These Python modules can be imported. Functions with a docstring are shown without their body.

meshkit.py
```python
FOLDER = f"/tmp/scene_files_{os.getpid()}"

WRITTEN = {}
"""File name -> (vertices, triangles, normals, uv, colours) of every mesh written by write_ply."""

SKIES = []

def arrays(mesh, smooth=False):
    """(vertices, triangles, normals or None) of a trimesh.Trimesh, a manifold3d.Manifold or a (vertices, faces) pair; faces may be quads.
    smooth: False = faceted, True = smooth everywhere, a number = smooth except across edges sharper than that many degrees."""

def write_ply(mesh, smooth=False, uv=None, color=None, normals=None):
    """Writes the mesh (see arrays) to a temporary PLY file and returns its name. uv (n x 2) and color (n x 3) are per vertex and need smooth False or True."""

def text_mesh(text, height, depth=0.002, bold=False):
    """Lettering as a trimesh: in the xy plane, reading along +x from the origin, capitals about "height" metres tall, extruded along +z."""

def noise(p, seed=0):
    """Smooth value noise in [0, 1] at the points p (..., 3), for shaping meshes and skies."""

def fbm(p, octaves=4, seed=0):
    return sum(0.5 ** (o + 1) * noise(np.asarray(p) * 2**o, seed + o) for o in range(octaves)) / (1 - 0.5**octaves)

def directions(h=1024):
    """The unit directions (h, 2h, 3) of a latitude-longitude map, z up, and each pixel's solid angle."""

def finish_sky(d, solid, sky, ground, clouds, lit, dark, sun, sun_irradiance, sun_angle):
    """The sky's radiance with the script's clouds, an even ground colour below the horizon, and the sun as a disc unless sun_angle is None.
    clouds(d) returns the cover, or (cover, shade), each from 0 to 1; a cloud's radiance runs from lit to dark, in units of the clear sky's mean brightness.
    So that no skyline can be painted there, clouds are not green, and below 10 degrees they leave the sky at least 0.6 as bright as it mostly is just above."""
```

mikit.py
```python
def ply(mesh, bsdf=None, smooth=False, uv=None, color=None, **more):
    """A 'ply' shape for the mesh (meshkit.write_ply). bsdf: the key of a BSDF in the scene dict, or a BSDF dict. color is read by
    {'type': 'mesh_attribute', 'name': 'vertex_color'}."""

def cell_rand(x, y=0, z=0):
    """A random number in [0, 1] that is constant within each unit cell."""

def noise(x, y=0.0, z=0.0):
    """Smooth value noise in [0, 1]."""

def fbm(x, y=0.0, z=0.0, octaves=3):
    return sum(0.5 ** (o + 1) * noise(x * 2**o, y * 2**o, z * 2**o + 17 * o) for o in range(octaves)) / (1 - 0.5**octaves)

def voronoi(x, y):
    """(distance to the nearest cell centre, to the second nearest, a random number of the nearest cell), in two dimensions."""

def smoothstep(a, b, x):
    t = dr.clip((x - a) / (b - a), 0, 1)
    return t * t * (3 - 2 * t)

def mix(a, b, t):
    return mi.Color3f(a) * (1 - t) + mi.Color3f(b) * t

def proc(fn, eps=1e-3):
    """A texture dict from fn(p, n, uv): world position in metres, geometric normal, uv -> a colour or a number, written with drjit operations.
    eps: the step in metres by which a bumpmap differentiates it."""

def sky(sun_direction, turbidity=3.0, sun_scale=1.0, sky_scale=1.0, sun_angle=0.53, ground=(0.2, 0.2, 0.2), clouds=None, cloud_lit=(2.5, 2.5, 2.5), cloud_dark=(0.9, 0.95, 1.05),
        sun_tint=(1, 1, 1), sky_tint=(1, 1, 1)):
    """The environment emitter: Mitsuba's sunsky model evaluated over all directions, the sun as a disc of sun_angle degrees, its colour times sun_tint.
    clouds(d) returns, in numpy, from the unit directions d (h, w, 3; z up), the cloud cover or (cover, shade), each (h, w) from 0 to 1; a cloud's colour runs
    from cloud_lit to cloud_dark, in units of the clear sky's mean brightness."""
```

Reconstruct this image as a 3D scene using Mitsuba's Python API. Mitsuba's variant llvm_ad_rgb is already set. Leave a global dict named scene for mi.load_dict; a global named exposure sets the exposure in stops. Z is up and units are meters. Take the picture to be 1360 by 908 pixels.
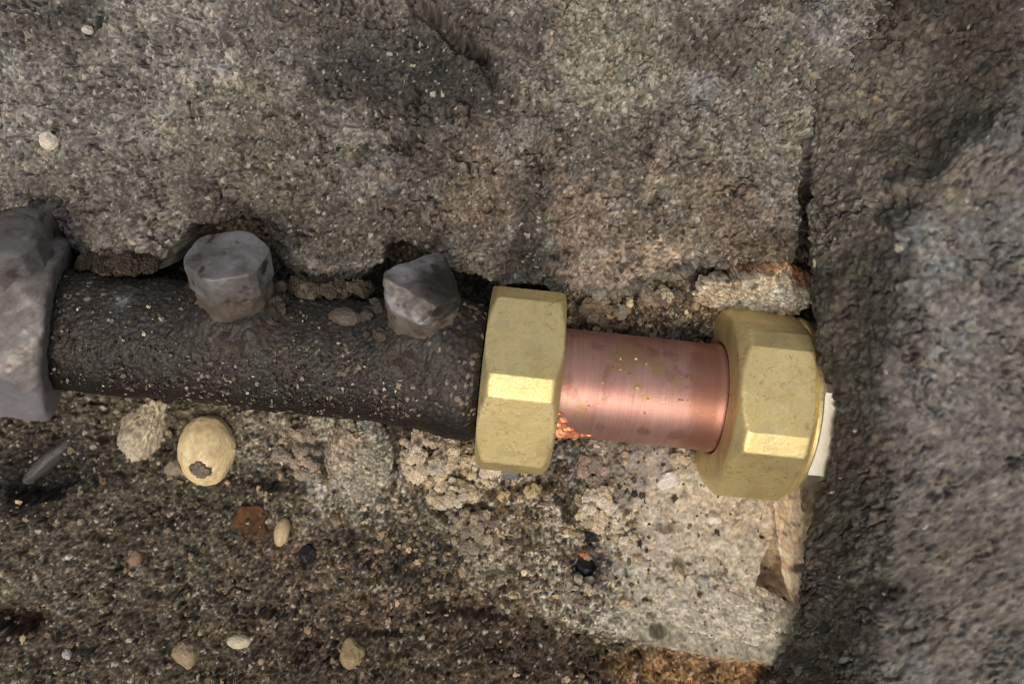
import math
import numpy as np
import trimesh
import manifold3d as m3
import mitsuba as mi
import drjit as dr
import mikit
import meshkit
from mikit import proc, noise, fbm, smoothstep, mix
from scipy.spatial import cKDTree
from scipy.interpolate import RegularGridInterpolator

# ------------------------------------------------------------------ camera, light, exposure
T = mi.ScalarTransform4f
MM = 0.001
H = 165.0                      # camera height over the pipe axis, mm
K = 0.16                       # mm per photograph pixel at the pipe axis
exposure = 1.32
scene, labels = {}, {}
scene['camera'] = {'type': 'thinlens', 'fov': 66.8, 'fov_axis': 'x', 'near_clip': 0.005, 'far_clip': 50.0,
                   'aperture_radius': 0.0015, 'focus_distance': (H - 6) * MM,
                   'to_world': T().look_at(origin=[0, 0, H * MM], target=[0, 0, 0], up=[0, 1, 0])}
scene['sky'] = mikit.sky([-0.10, -0.47, 0.88], turbidity=4, sun_scale=0.60, sun_angle=30, sky_scale=1.0,
                         clouds=lambda d: (1.0, 1 - np.clip(d[..., 2], 0, 1) ** 0.8), cloud_lit=(1.65, 1.65, 1.68), cloud_dark=(0.5, 0.52, 0.56), sun_tint=(0.99, 0.985, 0.985))


def P(px, py, z=0.0):
    s = K * (H - z) / H
    return np.array([(px - 680) * s, -(py - 454) * s, z])


def C(r, g, b):
    c = np.array([r, g, b], float) / 255
    return np.where(c < 0.04045, c / 12.92, ((c + 0.055) / 1.055) ** 2.4)


def sst(a, b, x):
    t = np.clip((x - a) / (b - a), 0, 1)
    return t * t * (3 - 2 * t)


def fb(X, Y, s, octs=4, seed=0, Z=0.0):
    """fbm in [-1, 1] with features of s mm"""
    return 2 * meshkit.fbm(np.stack([X / s, Y / s, np.broadcast_to(Z, np.shape(X)) / s + 3.7], -1), octs, seed) - 1


def grains(U, V, s, seed, amp, keep=1.0, lo=0.35, hi=0.72):
    """grains lying on a (U, V) mm chart: height, mask, and three random numbers of the grain under each point"""
    rng = np.random.default_rng(seed)
    u0, v0 = U.min() - 2 * s, V.min() - 2 * s
    nu, nv = int((U.max() - u0) / s) + 3, int((V.max() - v0) / s) + 3
    gu, gv = np.meshgrid(np.arange(nu), np.arange(nv), indexing='ij')
    pts = np.stack([u0 + (gu + rng.random(gu.shape)) * s, v0 + (gv + rng.random(gu.shape)) * s], -1).reshape(-1, 2)
    pts = pts[rng.random(len(pts)) < keep]
    d, i = cKDTree(pts).query(np.stack([U.ravel(), V.ravel()], -1), workers=-1)
    r = rng.random((len(pts), 4))
    rad = s * (lo + (hi - lo) * r[:, 3])
    q = np.clip(1 - (d / rad[i]) ** 2, 0, 1)
    return (np.sqrt(q) * amp * (0.35 + 0.65 * r[i, 0])).reshape(U.shape), (q > 0.04).reshape(U.shape), r[i, :3].reshape(U.shape + (3,))


def polydist(X, Y, pts):
    """distance in mm of plan points to a polyline"""
    best = np.full(X.shape, 1e9)
    for (a, b) in zip(pts[:-1], pts[1:]):
        a, b = np.asarray(a)[:2], np.asarray(b)[:2]
        d = b - a
        t = np.clip(((X - a[0]) * d[0] + (Y - a[1]) * d[1]) / (d @ d), 0, 1)
        best = np.minimum(best, np.hypot(X - a[0] - t * d[0], Y - a[1] - t * d[1]))
    return best


def zones(X, Y, base, items, z, seed, wob=0.55, ws=9.0):
    """ground colour: patches of different soil, mortar, stain and painted shade with ragged edges, each (px, py, rx, ry, angle, colour, strength)"""
    col = np.broadcast_to(base, X.shape + (3,)).copy()
    n1, n2 = fb(X, Y, ws, 5, seed), fb(X, Y, ws / 3.5, 4, seed + 9)
    sc = K * (H - z) / H
    for (px, py, rx, ry, ang, c, st) in items:
        p = P(px, py, z)
        ca, sa = math.cos(math.radians(ang)), math.sin(math.radians(ang))
        dx, dy = X - p[0], Y - p[1]
        d = np.hypot((dx * ca + dy * sa) / (rx * sc), (-dx * sa + dy * ca) / (ry * sc)) + wob * n1 + 0.3 * n2
        col += (st * sst(1.15, 0.55, d))[..., None] * (c - col)
    return col


def speckle(col, U, V, seed, s=(0.5, 0.95, 3.2), tone=0.62, white=0.03, dark=0.07):
    """relief and colour of gritty mortar: fine sand, coarse sand and a few small stones, all with ragged outlines"""
    U0, V0 = U, V
    U = U0 + 0.22 * fb(U0, V0, 0.9, 3, seed + 5) + 0.5 * fb(U0, V0, 4.0, 2, seed + 7)
    V = V0 + 0.22 * fb(U0, V0, 0.9, 3, seed + 6) + 0.5 * fb(U0, V0, 4.0, 2, seed + 8)
    h1, m1, r1 = grains(U, V, s[0], seed, 0.3)
    h2, m2, r2 = grains(U, V, s[1], seed + 1, 0.6, 0.7)
    h4, m4, r4 = grains(U, V, s[1] * 1.9, seed + 12, 0.85, 0.3, 0.25, 0.5)
    h3, m3_, r3 = grains(U, V, s[2], seed + 2, 0.8, 0.1, 0.18, 0.4)
    pit = sst(0.12, 0.0, np.abs(fb(U0, V0, 2.6, 3, seed + 4))) * sst(-0.02, 0.3, fb(U0, V0, 5, 3, seed + 10))
    h = h1 + h2 + h3 + h4 + 0.55 * fb(U0, V0, 1.6, 4, seed + 9) - 1.6 * pit
    col = col * np.exp(tone * (r1[..., :1] - 0.5) * 2.4) * np.exp(0.45 * fb(U0, V0, 1.3, 3, seed + 11))[..., None]
    hue = np.array([1.0, 0.1, -1.0])
    col = np.where(m2[..., None], col * np.exp(tone * (r2[..., :1] - 0.45) * 1.5) * (1 + 0.12 * (r2[..., 1:2] - 0.5) * hue), col)
    col = np.where(m4[..., None], col * np.exp(tone * (r4[..., :1] - 0.4) * 1.3) * (1 + 0.16 * (r4[..., 1:2] - 0.5) * hue), col)
    wh = ((r1[..., 2:3] > 1 - white) & m1[..., None]) | ((r2[..., 2:3] > 1 - white) & m2[..., None])
    col = np.where(wh, 0.4 * col + 0.6 * C(212, 208, 198), col)
    dk = (r1[..., 2:3] < dark) | ((r2[..., 2:3] < dark) & m2[..., None])
    col = np.where(dk, col * 0.42, col)
    f3 = np.exp((r3[..., :1] - 0.5) * 0.5) * (1 + 0.2 * (r3[..., 1:2] - 0.5) * hue)
    col = np.where(m3_[..., None], col * f3, col)
    return h, np.clip(col, 0.004, 0.85)


def grid_faces(n, m):
    i = np.arange(n * m).reshape(n, m)
    a, b, c, d = i[:-1, :-1].ravel(), i[1:, :-1].ravel(), i[1:, 1:].ravel(), i[:-1, 1:].ravel()
    return np.vstack([np.stack([a, b, c], 1), np.stack([a, c, d], 1)])


def grid_normals(B):
    n = np.cross(np.gradient(B, axis=0), np.gradient(B, axis=1))
    return n / np.maximum(np.linalg.norm(n, axis=-1, keepdims=True), 1e-9)


def axis_steps(lo, a, b, hi, step):
    """fine steps between a and b, growing ones outside"""
    mid = list(np.arange(a, b, step))
    left, x, s = [], a, step
    while x > lo:
        s *= 1.25
        x -= s
        left.append(x)
    right, x, s = [], b, step
    while x < hi:
        right.append(x)
        s *= 1.25
        x += s
    return np.array(left[::-1] + mid + right)


def add(key, v, f, bsdf, color=None, smooth=True, **lab):
    mesh = trimesh.Trimesh(np.asarray(v).reshape(-1, 3) * MM, f, process=False)
    scene[key] = mikit.ply(mesh, bsdf, smooth=smooth, color=None if color is None else np.asarray(color).reshape(-1, 3))
    if lab:
        labels[key] = lab


def thing(key, label, category, group=None):
    labels[key] = {'label': label, 'category': category}
    if group:
        labels[key]['group'] = group
    return key


def vc(rough, spec=0.4, **k):
    return {'type': 'twosided', 'bsdf': {'type': 'principled', 'base_color': {'type': 'mesh_attribute', 'name': 'vertex_color'}, 'roughness': rough, 'specular': spec, **k}}


WALL = 0.62
# ------------------------------------------------------------------ materials
scene['mortar_material'] = vc(0.75, 0.35)
scene['stone_material'] = vc(0.5, 0.45)
scene['iron_material'] = vc(0.55, 0.5)
scene['zinc_material'] = vc(0.5, 0.5, metallic=0.4)


def brass_relief(p, n, uv):
    q = p * 1000.0
    return (noise(q.x / 0.22, q.y / 0.22, q.z / 0.22) * 0.6 + noise(q.x / 0.55, q.y / 0.55, q.z / 0.55 + 5)) * 1.0


def brass_tint(p, n, uv):
    q = p * 1000.0
    a = fbm(q.x / 5.0, q.y / 5.0, q.z / 5.0, 4)
    g = noise(q.x / 0.3, q.y / 0.3, q.z / 0.3)
    dust = smoothstep(0.52, 0.72, fbm(q.x / 2.2 + 9, q.y / 2.2, q.z / 2.2, 4))
    c = mix((0.83, 0.68, 0.31), (0.95, 0.81, 0.43), a)
    c = c * (0.90 + 0.2 * g)
    pit = smoothstep(0.56, 0.78, fbm((q.x + 0.6 * q.y) / 0.9 + 3, (q.y - 0.6 * q.x) / 0.9, (q.z + 0.3 * q.x) / 0.9, 3)) * smoothstep(0.48, 0.66, fbm(q.x / 6.0 + 1.7, q.y / 6.0, q.z / 6.0, 2))
    c = mix(c, (0.16, 0.11, 0.035), pit * 0.4)
    sx = q.x * 0.994 - q.y * 0.105
    sy = q.x * 0.105 + q.y * 0.994
    scr = smoothstep(0.80, 0.92, noise((sx + 0.35 * sy) / 5.0, (sy - 0.35 * sx) / 0.16, q.z / 0.8)) + smoothstep(0.82, 0.93, noise((sx - 0.6 * sy) / 0.15 + 7, (sy + 0.6 * sx) / 4.0, q.z / 0.8))
    c = mix(c, (0.50, 0.38, 0.16), dr.minimum(scr, 1.0) * 0.4)
    tarn = smoothstep(0.50, 0.72, fbm(q.x / 7.0 + 21, q.y / 7.0, q.z / 7.0 + 3, 4))
    c = mix(c, (0.60, 0.44, 0.19), tarn * 0.4)
    return mix(c, (0.55, 0.49, 0.34), dust * 0.25)


def brass_gloss(p, n, uv):
    q = p * 1000.0
    return 0.30 + 0.20 * noise(q.x / 0.28 + 2, q.y / 0.28, q.z / 0.28) + 0.12 * fbm(q.x / 3.0, q.y / 3.0 + 4, q.z / 3.0, 3)


scene['brass_material'] = {'type': 'twosided', 'bsdf': {'type': 'bumpmap', 'arbitrary': proc(brass_relief, 6e-5), 'scale': 3.0e-5,
                           'bsdf': {'type': 'principled', 'base_color': proc(brass_tint), 'metallic': 0.76, 'roughness': proc(brass_gloss), 'specular': 0.5}}}
scene['polished_brass_material'] = {'type': 'twosided', 'bsdf': {'type': 'principled', 'base_color': {'type': 'rgb', 'value': [0.97, 0.94, 0.84]}, 'metallic': 0.95, 'roughness': 0.27}}

# pipe axis: a (mm along it), angle phi from straight up towards the top of the picture
AL = math.radians(6.0)
EA = np.array([math.cos(AL), -math.sin(AL), 0])
EU = np.array([math.sin(AL), math.cos(AL), 0])
EZ = np.array([0, 0, 1.0])
O = P(760, 508)
R_AX = np.stack([EU, EZ, EA], 1)


def to_axis(v, a=0.0):
    return np.asarray(v) @ R_AX.T + O + a * EA


def cyl_pt(a, phi, r):
    return O + a[..., None] * EA + (r * np.sin(phi))[..., None] * EU + (r * np.cos(phi))[..., None] * EZ


def axis_y(x):
    return O[1] - math.tan(AL) * (x - O[0])


# copper: brushed round the pipe, with an oxide band near the right end and crusts of soil
def copper_tint(p, n, uv):
    q = (p - mi.Point3f(*[float(t) * MM for t in O])) * 1000.0
    a = q.x * float(EA[0]) + q.y * float(EA[1])
    u = q.x * float(EU[0]) + q.y * float(EU[1])
    ring = noise(a / 0.16, u / 9.0, q.z / 9.0) * 0.6 + noise(a / 0.5, u / 6.0, q.z / 6.0 + 4) * 0.4
    big = fbm(a / 4.0, u / 5.0, q.z / 5.0, 4)
    c = mix((0.40, 0.20, 0.175), (0.64, 0.40, 0.36), ring * 0.6 + big * 0.4)
    ox = smoothstep(21.5, 24.5, a + 3.5 * (big - 0.5)) * smoothstep(31.0, 28.0, a)
    c = mix(c, (0.34, 0.15, 0.10), ox * 0.75)
    tar = smoothstep(0.56, 0.74, fbm(a / 3.0 + 7, u / 4.0, q.z / 4.0, 4))
    c = mix(c, (0.34, 0.17, 0.14), tar * 0.7)
    wob = fbm(a / 1.3, u / 1.3 + 3, q.z / 1.3, 4)
    dirt = mi.Float(0)
    for (ca, cu, r) in ((8.3, 6.0, 2.6), (11.5, 6.8, 2.8), (13.6, -0.8, 1.5), (15.5, 5.5, 2.2), (12.3, 1.2, 1.2), (1.0, -5.5, 2.0), (20.0, 3.0, 1.2)):
        dirt = dr.maximum(dirt, smoothstep(1.1, 0.5, dr.sqrt(dr.square(a - ca) + dr.square(u - cu)) / r + 2.2 * (wob - 0.5)))
    return mix(c, (0.46, 0.29, 0.17), dirt * 0.85)


def copper_relief(p, n, uv):
    q = (p - mi.Point3f(*[float(t) * MM for t in O])) * 1000.0
    a = q.x * float(EA[0]) + q.y * float(EA[1])
    u = q.x * float(EU[0]) + q.y * float(EU[1])
    return noise(a / 0.2, u / 8.0, q.z / 8.0) + 0.8 * fbm(a / 2.5, u / 2.5, q.z / 2.5, 3)


scene['copper_material'] = {'type': 'twosided', 'bsdf': {'type': 'bumpmap', 'arbitrary': proc(copper_relief, 6e-5), 'scale': 1.6e-5,
                            'bsdf': {'type': 'principled', 'base_color': proc(copper_tint), 'metallic': 0.8, 'roughness': 0.47}}}

# ------------------------------------------------------------------ the setting: ground under the pipe
xs, ys = axis_steps(-260, -119, 82, 260, 0.25), axis_steps(-260, -84, 34, 200, 0.25)
X, Y = np.meshgrid(xs, ys, indexing='ij')
GZ = -12.0
Z = -13.0 + 5.0 * sst(-26, -75, Y)
up = Y - axis_y(X)                                         # mm above the pipe axis in the picture
Z = Z - 9.0 * sst(2, 14, up) * sst(8, -6, X) + 5.5 * sst(6, 20, up) * sst(4, 14, X)
# pale mortar bed at the right, a step down to the soil in front of it
bed = [P(x, y, GZ) for x, y in ((560, 775), (700, 800), (850, 838), (950, 862), (1030, 868), (1110, 880))]
by = np.interp(X, [p[0] for p in bed], [p[1] for p in bed])
n_edge = fb(X, Y, 7, 4, 31)
step = sst(-1.6, 0.6, Y - by + 1.6 * n_edge) * sst(P(600, 0, GZ)[0], P(860, 0, GZ)[0], X)
Z += 3.2 * step - 5.0 * sst(0.6, -5, Y - by) * sst(P(640, 0, GZ)[0], P(840, 0, GZ)[0], X) * sst(-90, -62, Y + 0 * X)
smooth_bed = step * sst(P(770, 0, GZ)[0], P(850, 0, GZ)[0], X) * sst(10, 0, up + 12)
lump = fb(X, Y, 11, 4, 1) * 2.6 + fb(X, Y, 4.2, 4, 2) * 2.4 + (0.3 - np.abs(fb(X, Y, 3.0, 4, 3))) * 1.7
cr = np.exp(-((X - P(660, 0, GZ)[0]) / 26) ** 2 - ((Y - P(0, 690, GZ)[1]) / 17) ** 2)
lump = lump * (1 - 0.72 * smooth_bed) + cr * (np.abs(fb(X, Y, 5.0, 4, 5)) * 7.5 - 2.4)


def hole(px, py, rx, ry, depth, ang=0):
    global Z
    p = P(px, py, GZ)
    ca, sa = math.cos(math.radians(ang)), math.sin(math.radians(ang))
    dx, dy = X - p[0], Y - p[1]
    d = np.hypot((dx * ca + dy * sa) / (rx * 0.17), (-dx * sa + dy * ca) / (ry * 0.17)) + 0.35 * fb(X, Y, 3, 3, 77)
    Z = Z - depth * sst(1.15, 0.55, d)


for hh in ((1026, 752, 26, 40, 10, -20), (1052, 748, 9, 7, 3, -30), (757, 668, 14, 26, 5, 0), (868, 822, 11, 9, 4), (590, 682, 12, 12, 5), (60, 640, 50, 26, 6, 25), (25, 818, 44, 16, 5),
           (775, 745, 20, 20, 4), (545, 735, 26, 34, 4), (620, 800, 60, 14, 2.5, -8), (410, 735, 14, 16, 3), (896, 743, 8, 12, 2.5), (880, 694, 12, 8, 2), (725, 640, 22, 10, 3),
           (670, 652, 44, 9, 3, 10), (1000, 785, 34, 7, 4, -22), (345, 640, 60, 8, 2.5, -6), (430, 610, 10, 26, 3, 10), (525, 600, 7, 46, 5, -4), (1030, 790, 14, 7, 3),
           (690, 712, 26, 9, 3, 12), (140, 710, 30, 10, 2), (230, 780, 40, 9, 2, 8), (120, 850, 30, 8, 2, 5), (360, 800, 40, 9, 2, -12), (500, 830, 50, 10, 2.5)):
    hole(*hh)
dark_items = [
    (120, 660, 300, 120, 0, C(84, 79, 65), .85), (360, 690, 190, 90, 0, C(78, 74, 61), .85), (250, 850, 320, 90, 0, C(82, 74, 60), .85),  # lower-left soil coloured darker to stand in for shade lying over it
    (560, 850, 330, 80, -6, C(76, 64, 50), .95), (400, 760, 110, 70, 0, C(96, 82, 68), .8), (640, 760, 170, 60, 0, C(112, 98, 80), .8),
    (900, 720, 210, 140, -8, C(196, 188, 172), 1), (690, 680, 160, 90, 0, C(166, 158, 142), .8), (470, 610, 90, 90, 0, C(158, 152, 140), .9), (360, 585, 70, 45, 0, C(150, 142, 124), .6),
    (1060, 740, 55, 130, 10, C(218, 198, 172), .95), (1010, 670, 120, 40, 0, C(204, 190, 170), .7), (920, 800, 200, 55, -10, C(168, 166, 152), .8), (850, 610, 60, 25, 0, C(158, 150, 148), .6),
    (780, 640, 90, 45, 0, C(108, 106, 108), .55), (730, 610, 60, 30, 0, C(92, 92, 96), .6), (780, 740, 30, 34, 0, C(48, 50, 54), .8), (560, 735, 60, 50, 0, C(62, 58, 56), .6), (620, 830, 120, 26, 0, C(70, 60, 46), .55),
    (950, 900, 150, 42, -8, C(150, 114, 66), .9), (700, 850, 160, 30, -6, C(70, 58, 44), .8), (60, 630, 90, 55, 15, C(40, 38, 38), .9), (30, 820, 60, 24, 0, C(52, 34, 24), .9),
    (590, 570, 70, 40, 0, C(40, 36, 32), .8), (690, 620, 36, 16, 0, C(118, 124, 128), .5), (350, 470, 420, 60, -6, C(58, 52, 46), .7), (850, 410, 110, 50, 0, C(118, 106, 92), .8), (600, 640, 60, 60, 0, C(178, 160, 132), .6)]
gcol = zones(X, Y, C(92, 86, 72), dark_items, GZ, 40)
gcol *= np.exp((0.55 - 0.3 * smooth_bed) * fb(X, Y, 2.6, 3, 60))[..., None] * np.exp(0.35 * fb(X, Y, 8, 3, 61))[..., None]
sb = smooth_bed[..., None]
gcol = gcol + (0.26 - 0.12 * sb) * (gcol.mean(-1, keepdims=True) * np.array([1.02, 1.0, 0.96]) - gcol)
gh, gcol = speckle(gcol, X, Y, 100, tone=0.66 - 0.42 * sb, white=0.03 - 0.022 * sb, dark=0.07 - 0.055 * sb)
Z = Z + lump + gh * (1 - 0.6 * smooth_bed) + fb(X, Y, 0.9, 2, 4) * 0.35
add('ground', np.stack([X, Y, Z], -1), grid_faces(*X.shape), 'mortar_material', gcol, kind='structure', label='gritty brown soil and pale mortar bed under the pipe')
ground_at = RegularGridInterpolator((xs, ys), Z, bounds_error=False, fill_value=-12)


def gpt(px, py, dz=0.0):
    z = GZ
    for _ in range(6):
        p = P(px, py, z)
        z = float(ground_at(p[:2])[0])
    return P(px, py, z + dz)


# ------------------------------------------------------------------ concrete face above the pipe
edge_px = [(-400, 262), (-60, 262), (0, 262), (45, 272), (75, 300), (110, 332), (160, 346), (205, 338), (222, 305), (245, 285), (300, 278), (350, 290), (366, 335), (400, 368), (455, 374), (492, 345),
           (520, 318), (575, 325), (610, 352), (650, 366), (700, 372), (745, 380), (790, 392), (835, 386), (868, 368), (915, 356), (935, 342), (1000, 346), (1082, 340), (1200, 335), (1500, 330)]
WZ = 3.0
ep = np.array([P(x, y + (8 if x < 640 else 4), WZ)[:2] for x, y in edge_px])
xs, yw = axis_steps(-260, -110, 76, 150, 0.23), axis_steps(-8, 2, 94, 190, 0.24)
Xw, Yw = np.meshgrid(xs, yw, indexing='ij')
sd = polydist(Xw, Yw, ep) * np.where(Yw > np.interp(xs, ep[:, 0], ep[:, 1])[:, None], 1, -1)
sd = sd + 0.8 + 2.2 * fb(Xw, Yw, 5.0, 4, 12) + 1.2 * (0.4 - np.abs(fb(Xw, Yw, 2.2, 3, 13)))
Zw = -27 + 26.0 * sst(-1.5, 0.7, sd) + 4.2 * (1 - np.exp(-np.maximum(sd, 0) / 4.5)) + 0.045 * (Yw - 18)
Tw = Yw + 0.85 * Zw                                         # chart along the broken face
wall_lump = fb(Xw, Yw, 22, 4, 20) * 2.6 + fb(Xw, Yw, 7, 4, 21) * 2.0 + (np.abs(fb(Xw, Yw, 3.6, 4, 22)) - 0.3) * -1.8
top = sst(0, 2, sd)


def carve(pts, width, depth, z=WZ, s=5):
    d = polydist(Xw, Yw, [P(x, y, z) for x, y in pts]) + 0.5 * fb(Xw, Yw, 3, 3, s) * width
    return -depth * sst(width, width * 0.25, d)


cut = top * (carve([(540, -10), (560, 22), (588, 40), (612, 66), (640, 80)], 1.9, 5.0) + carve([(640, 80), (655, 112), (664, 140), (700, 152), (722, 148)], 1.8, 2.6) + carve([(480, 215), (500, 190), (545, 200)], 1.6, 2.0) + carve([(300, 225), (340, 218), (372, 236)], 1.3, 1.6) + carve([(724, 210), (715, 270), (690, 350), (680, 380)], 3.4, 2.6)
                    + carve([(560, 140), (580, 210), (540, 250)], 3.0, 1.2) + carve([(470, 70), (520, 110), (600, 60)], 4.5, 1.4) + carve([(925, 345), (880, 370), (850, 395)], 2.0, 3.0)
                    + carve([(1082, 375), (1076, 340), (1079, 290), (1072, 255)], 3.0, 8.0) + carve([(1079, 290), (1070, 240), (1074, 200), (1062, 170)], 1.8, 3.5) + carve([(940, 60), (965, 100)], 1.6, 1.6) + carve([(0, 255), (60, 268), (120, 258)], 1.5, 1.4)
                    + carve([(430, 330), (400, 300), (440, 240)], 3.0, 1.4) + carve([(170, 70), (205, 95)], 1.0, 1.0) + carve([(700, 100), (708, 60)], 2.0, 1.6) + carve([(800, 395), (840, 350)], 2.6, -1.6))
wall_lump += cut
wall_items = [
    (150, 90, 330, 170, 0, C(166, 164, 157), .9), (330, 180, 120, 90, 0, C(138, 134, 112), .7), (520, 90, 140, 80, 0, C(88, 86, 82), .85), (600, 130, 90, 60, 20, C(84, 82, 77), .7), (100, 280, 32, 24, 0, C(148, 130, 116), .7), (206, 288, 24, 20, 0, C(168, 164, 142), .7), (420, 300, 170, 60, 0, C(118, 112, 96), .8), (230, 240, 170, 50, 0, C(138, 132, 120), .6),
    (620, 270, 80, 110, 0, C(158, 136, 116), .8), (850, 250, 170, 120, 0, C(160, 142, 122), .7), (830, 90, 150, 120, 0, C(172, 166, 146), .8), (1000, 100, 150, 130, 0, C(156, 152, 136), .8),
    (930, 130, 22, 36, 10, C(170, 176, 184), .6), (1090, 40, 34, 40, 0, C(176, 180, 184), .6), (760, 300, 40, 70, 15, C(172, 142, 118), .6), (830, 345, 90, 26, 14, C(196, 174, 146), .9), (770, 360, 50, 20, 0, C(180, 160, 140), .8),
    (1010, 335, 80, 30, 0, C(164, 140, 116), .7), (700, 300, 22, 110, -12, C(104, 98, 86), .7), (690, 345, 60, 34, 0, C(74, 68, 60), .8), (980, 300, 90, 50, 0, C(150, 130, 106), .6), (940, 250, 22, 30, 0, C(166, 146, 116), .5),
    (560, 210, 70, 60, 0, C(112, 110, 104), .6), (380, 250, 60, 40, 0, C(132, 132, 110), .5), (10, 90, 30, 30, 0, C(176, 186, 182), .6), (90, 30, 60, 26, 0, C(112, 110, 106), .6), (650, 55, 90, 40, 0, C(100, 97, 90), .5), (720, 40, 40, 60, 0, C(150, 134, 128), .4)]
wcol = zones(Xw, Yw, C(148, 144, 134), wall_items, WZ, 44)
wcol = wcol * WALL * np.exp(0.55 * fb(Xw, Yw, 2.6, 4, 63))[..., None] * np.exp(0.45 * fb(Xw, Yw, 9, 4, 64))[..., None]
wcol = wcol + 0.38 * (wcol.mean(-1, keepdims=True) - wcol)
blotch = sst(0.02, 0.30, fb(Xw, Yw, 13, 5, 68))[..., None]
wcol = wcol * (1 - 0.5 * blotch) + 0.5 * blotch * C(66, 64, 58)        # black grime
hollow_shade = sst(-0.3, -1.6, sd + 1.2 * fb(Xw, Tw, 5, 3, 65))[..., None]       # earth in the hollow under the concrete, coloured dark to deepen its shade
wcol = wcol * (1 - hollow_shade) + hollow_shade * C(62, 55, 46)
wh, wcol = speckle(wcol, Xw, Tw, 200, tone=0.44, white=0.018, dark=0.07)
B = np.stack([Xw, Yw, Zw], -1)
N = grid_normals(B)
B = B + N * (wall_lump + wh * (0.35 + 0.65 * top))[..., None]
B[..., 1] += 0.42 * np.clip(0.5 - Zw, 0, 30)                  # undercut by the trench
wf = grid_faces(*Xw.shape)
wf = wf[(sd.ravel()[wf] > -4).any(1)]
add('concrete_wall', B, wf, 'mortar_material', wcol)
labels['concrete_wall'] = {'label': 'long rough grey concrete face with cracks and tan stains, above the pipe', 'category': 'concrete'}
wall_tree = cKDTree(B[:, ::4][::4].reshape(-1, 3)[:, :2])
wall_z = B[:, ::4][::4].reshape(-1, 3)[:, 2]


def wpt(px, py, dz=0.0):
    z = WZ
    for _ in range(6):
        p = P(px, py, z)
        d, i = wall_tree.query(p[:2], k=6)
        z = float(wall_z[i].max())
    return P(px, py, z + dz)


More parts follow.
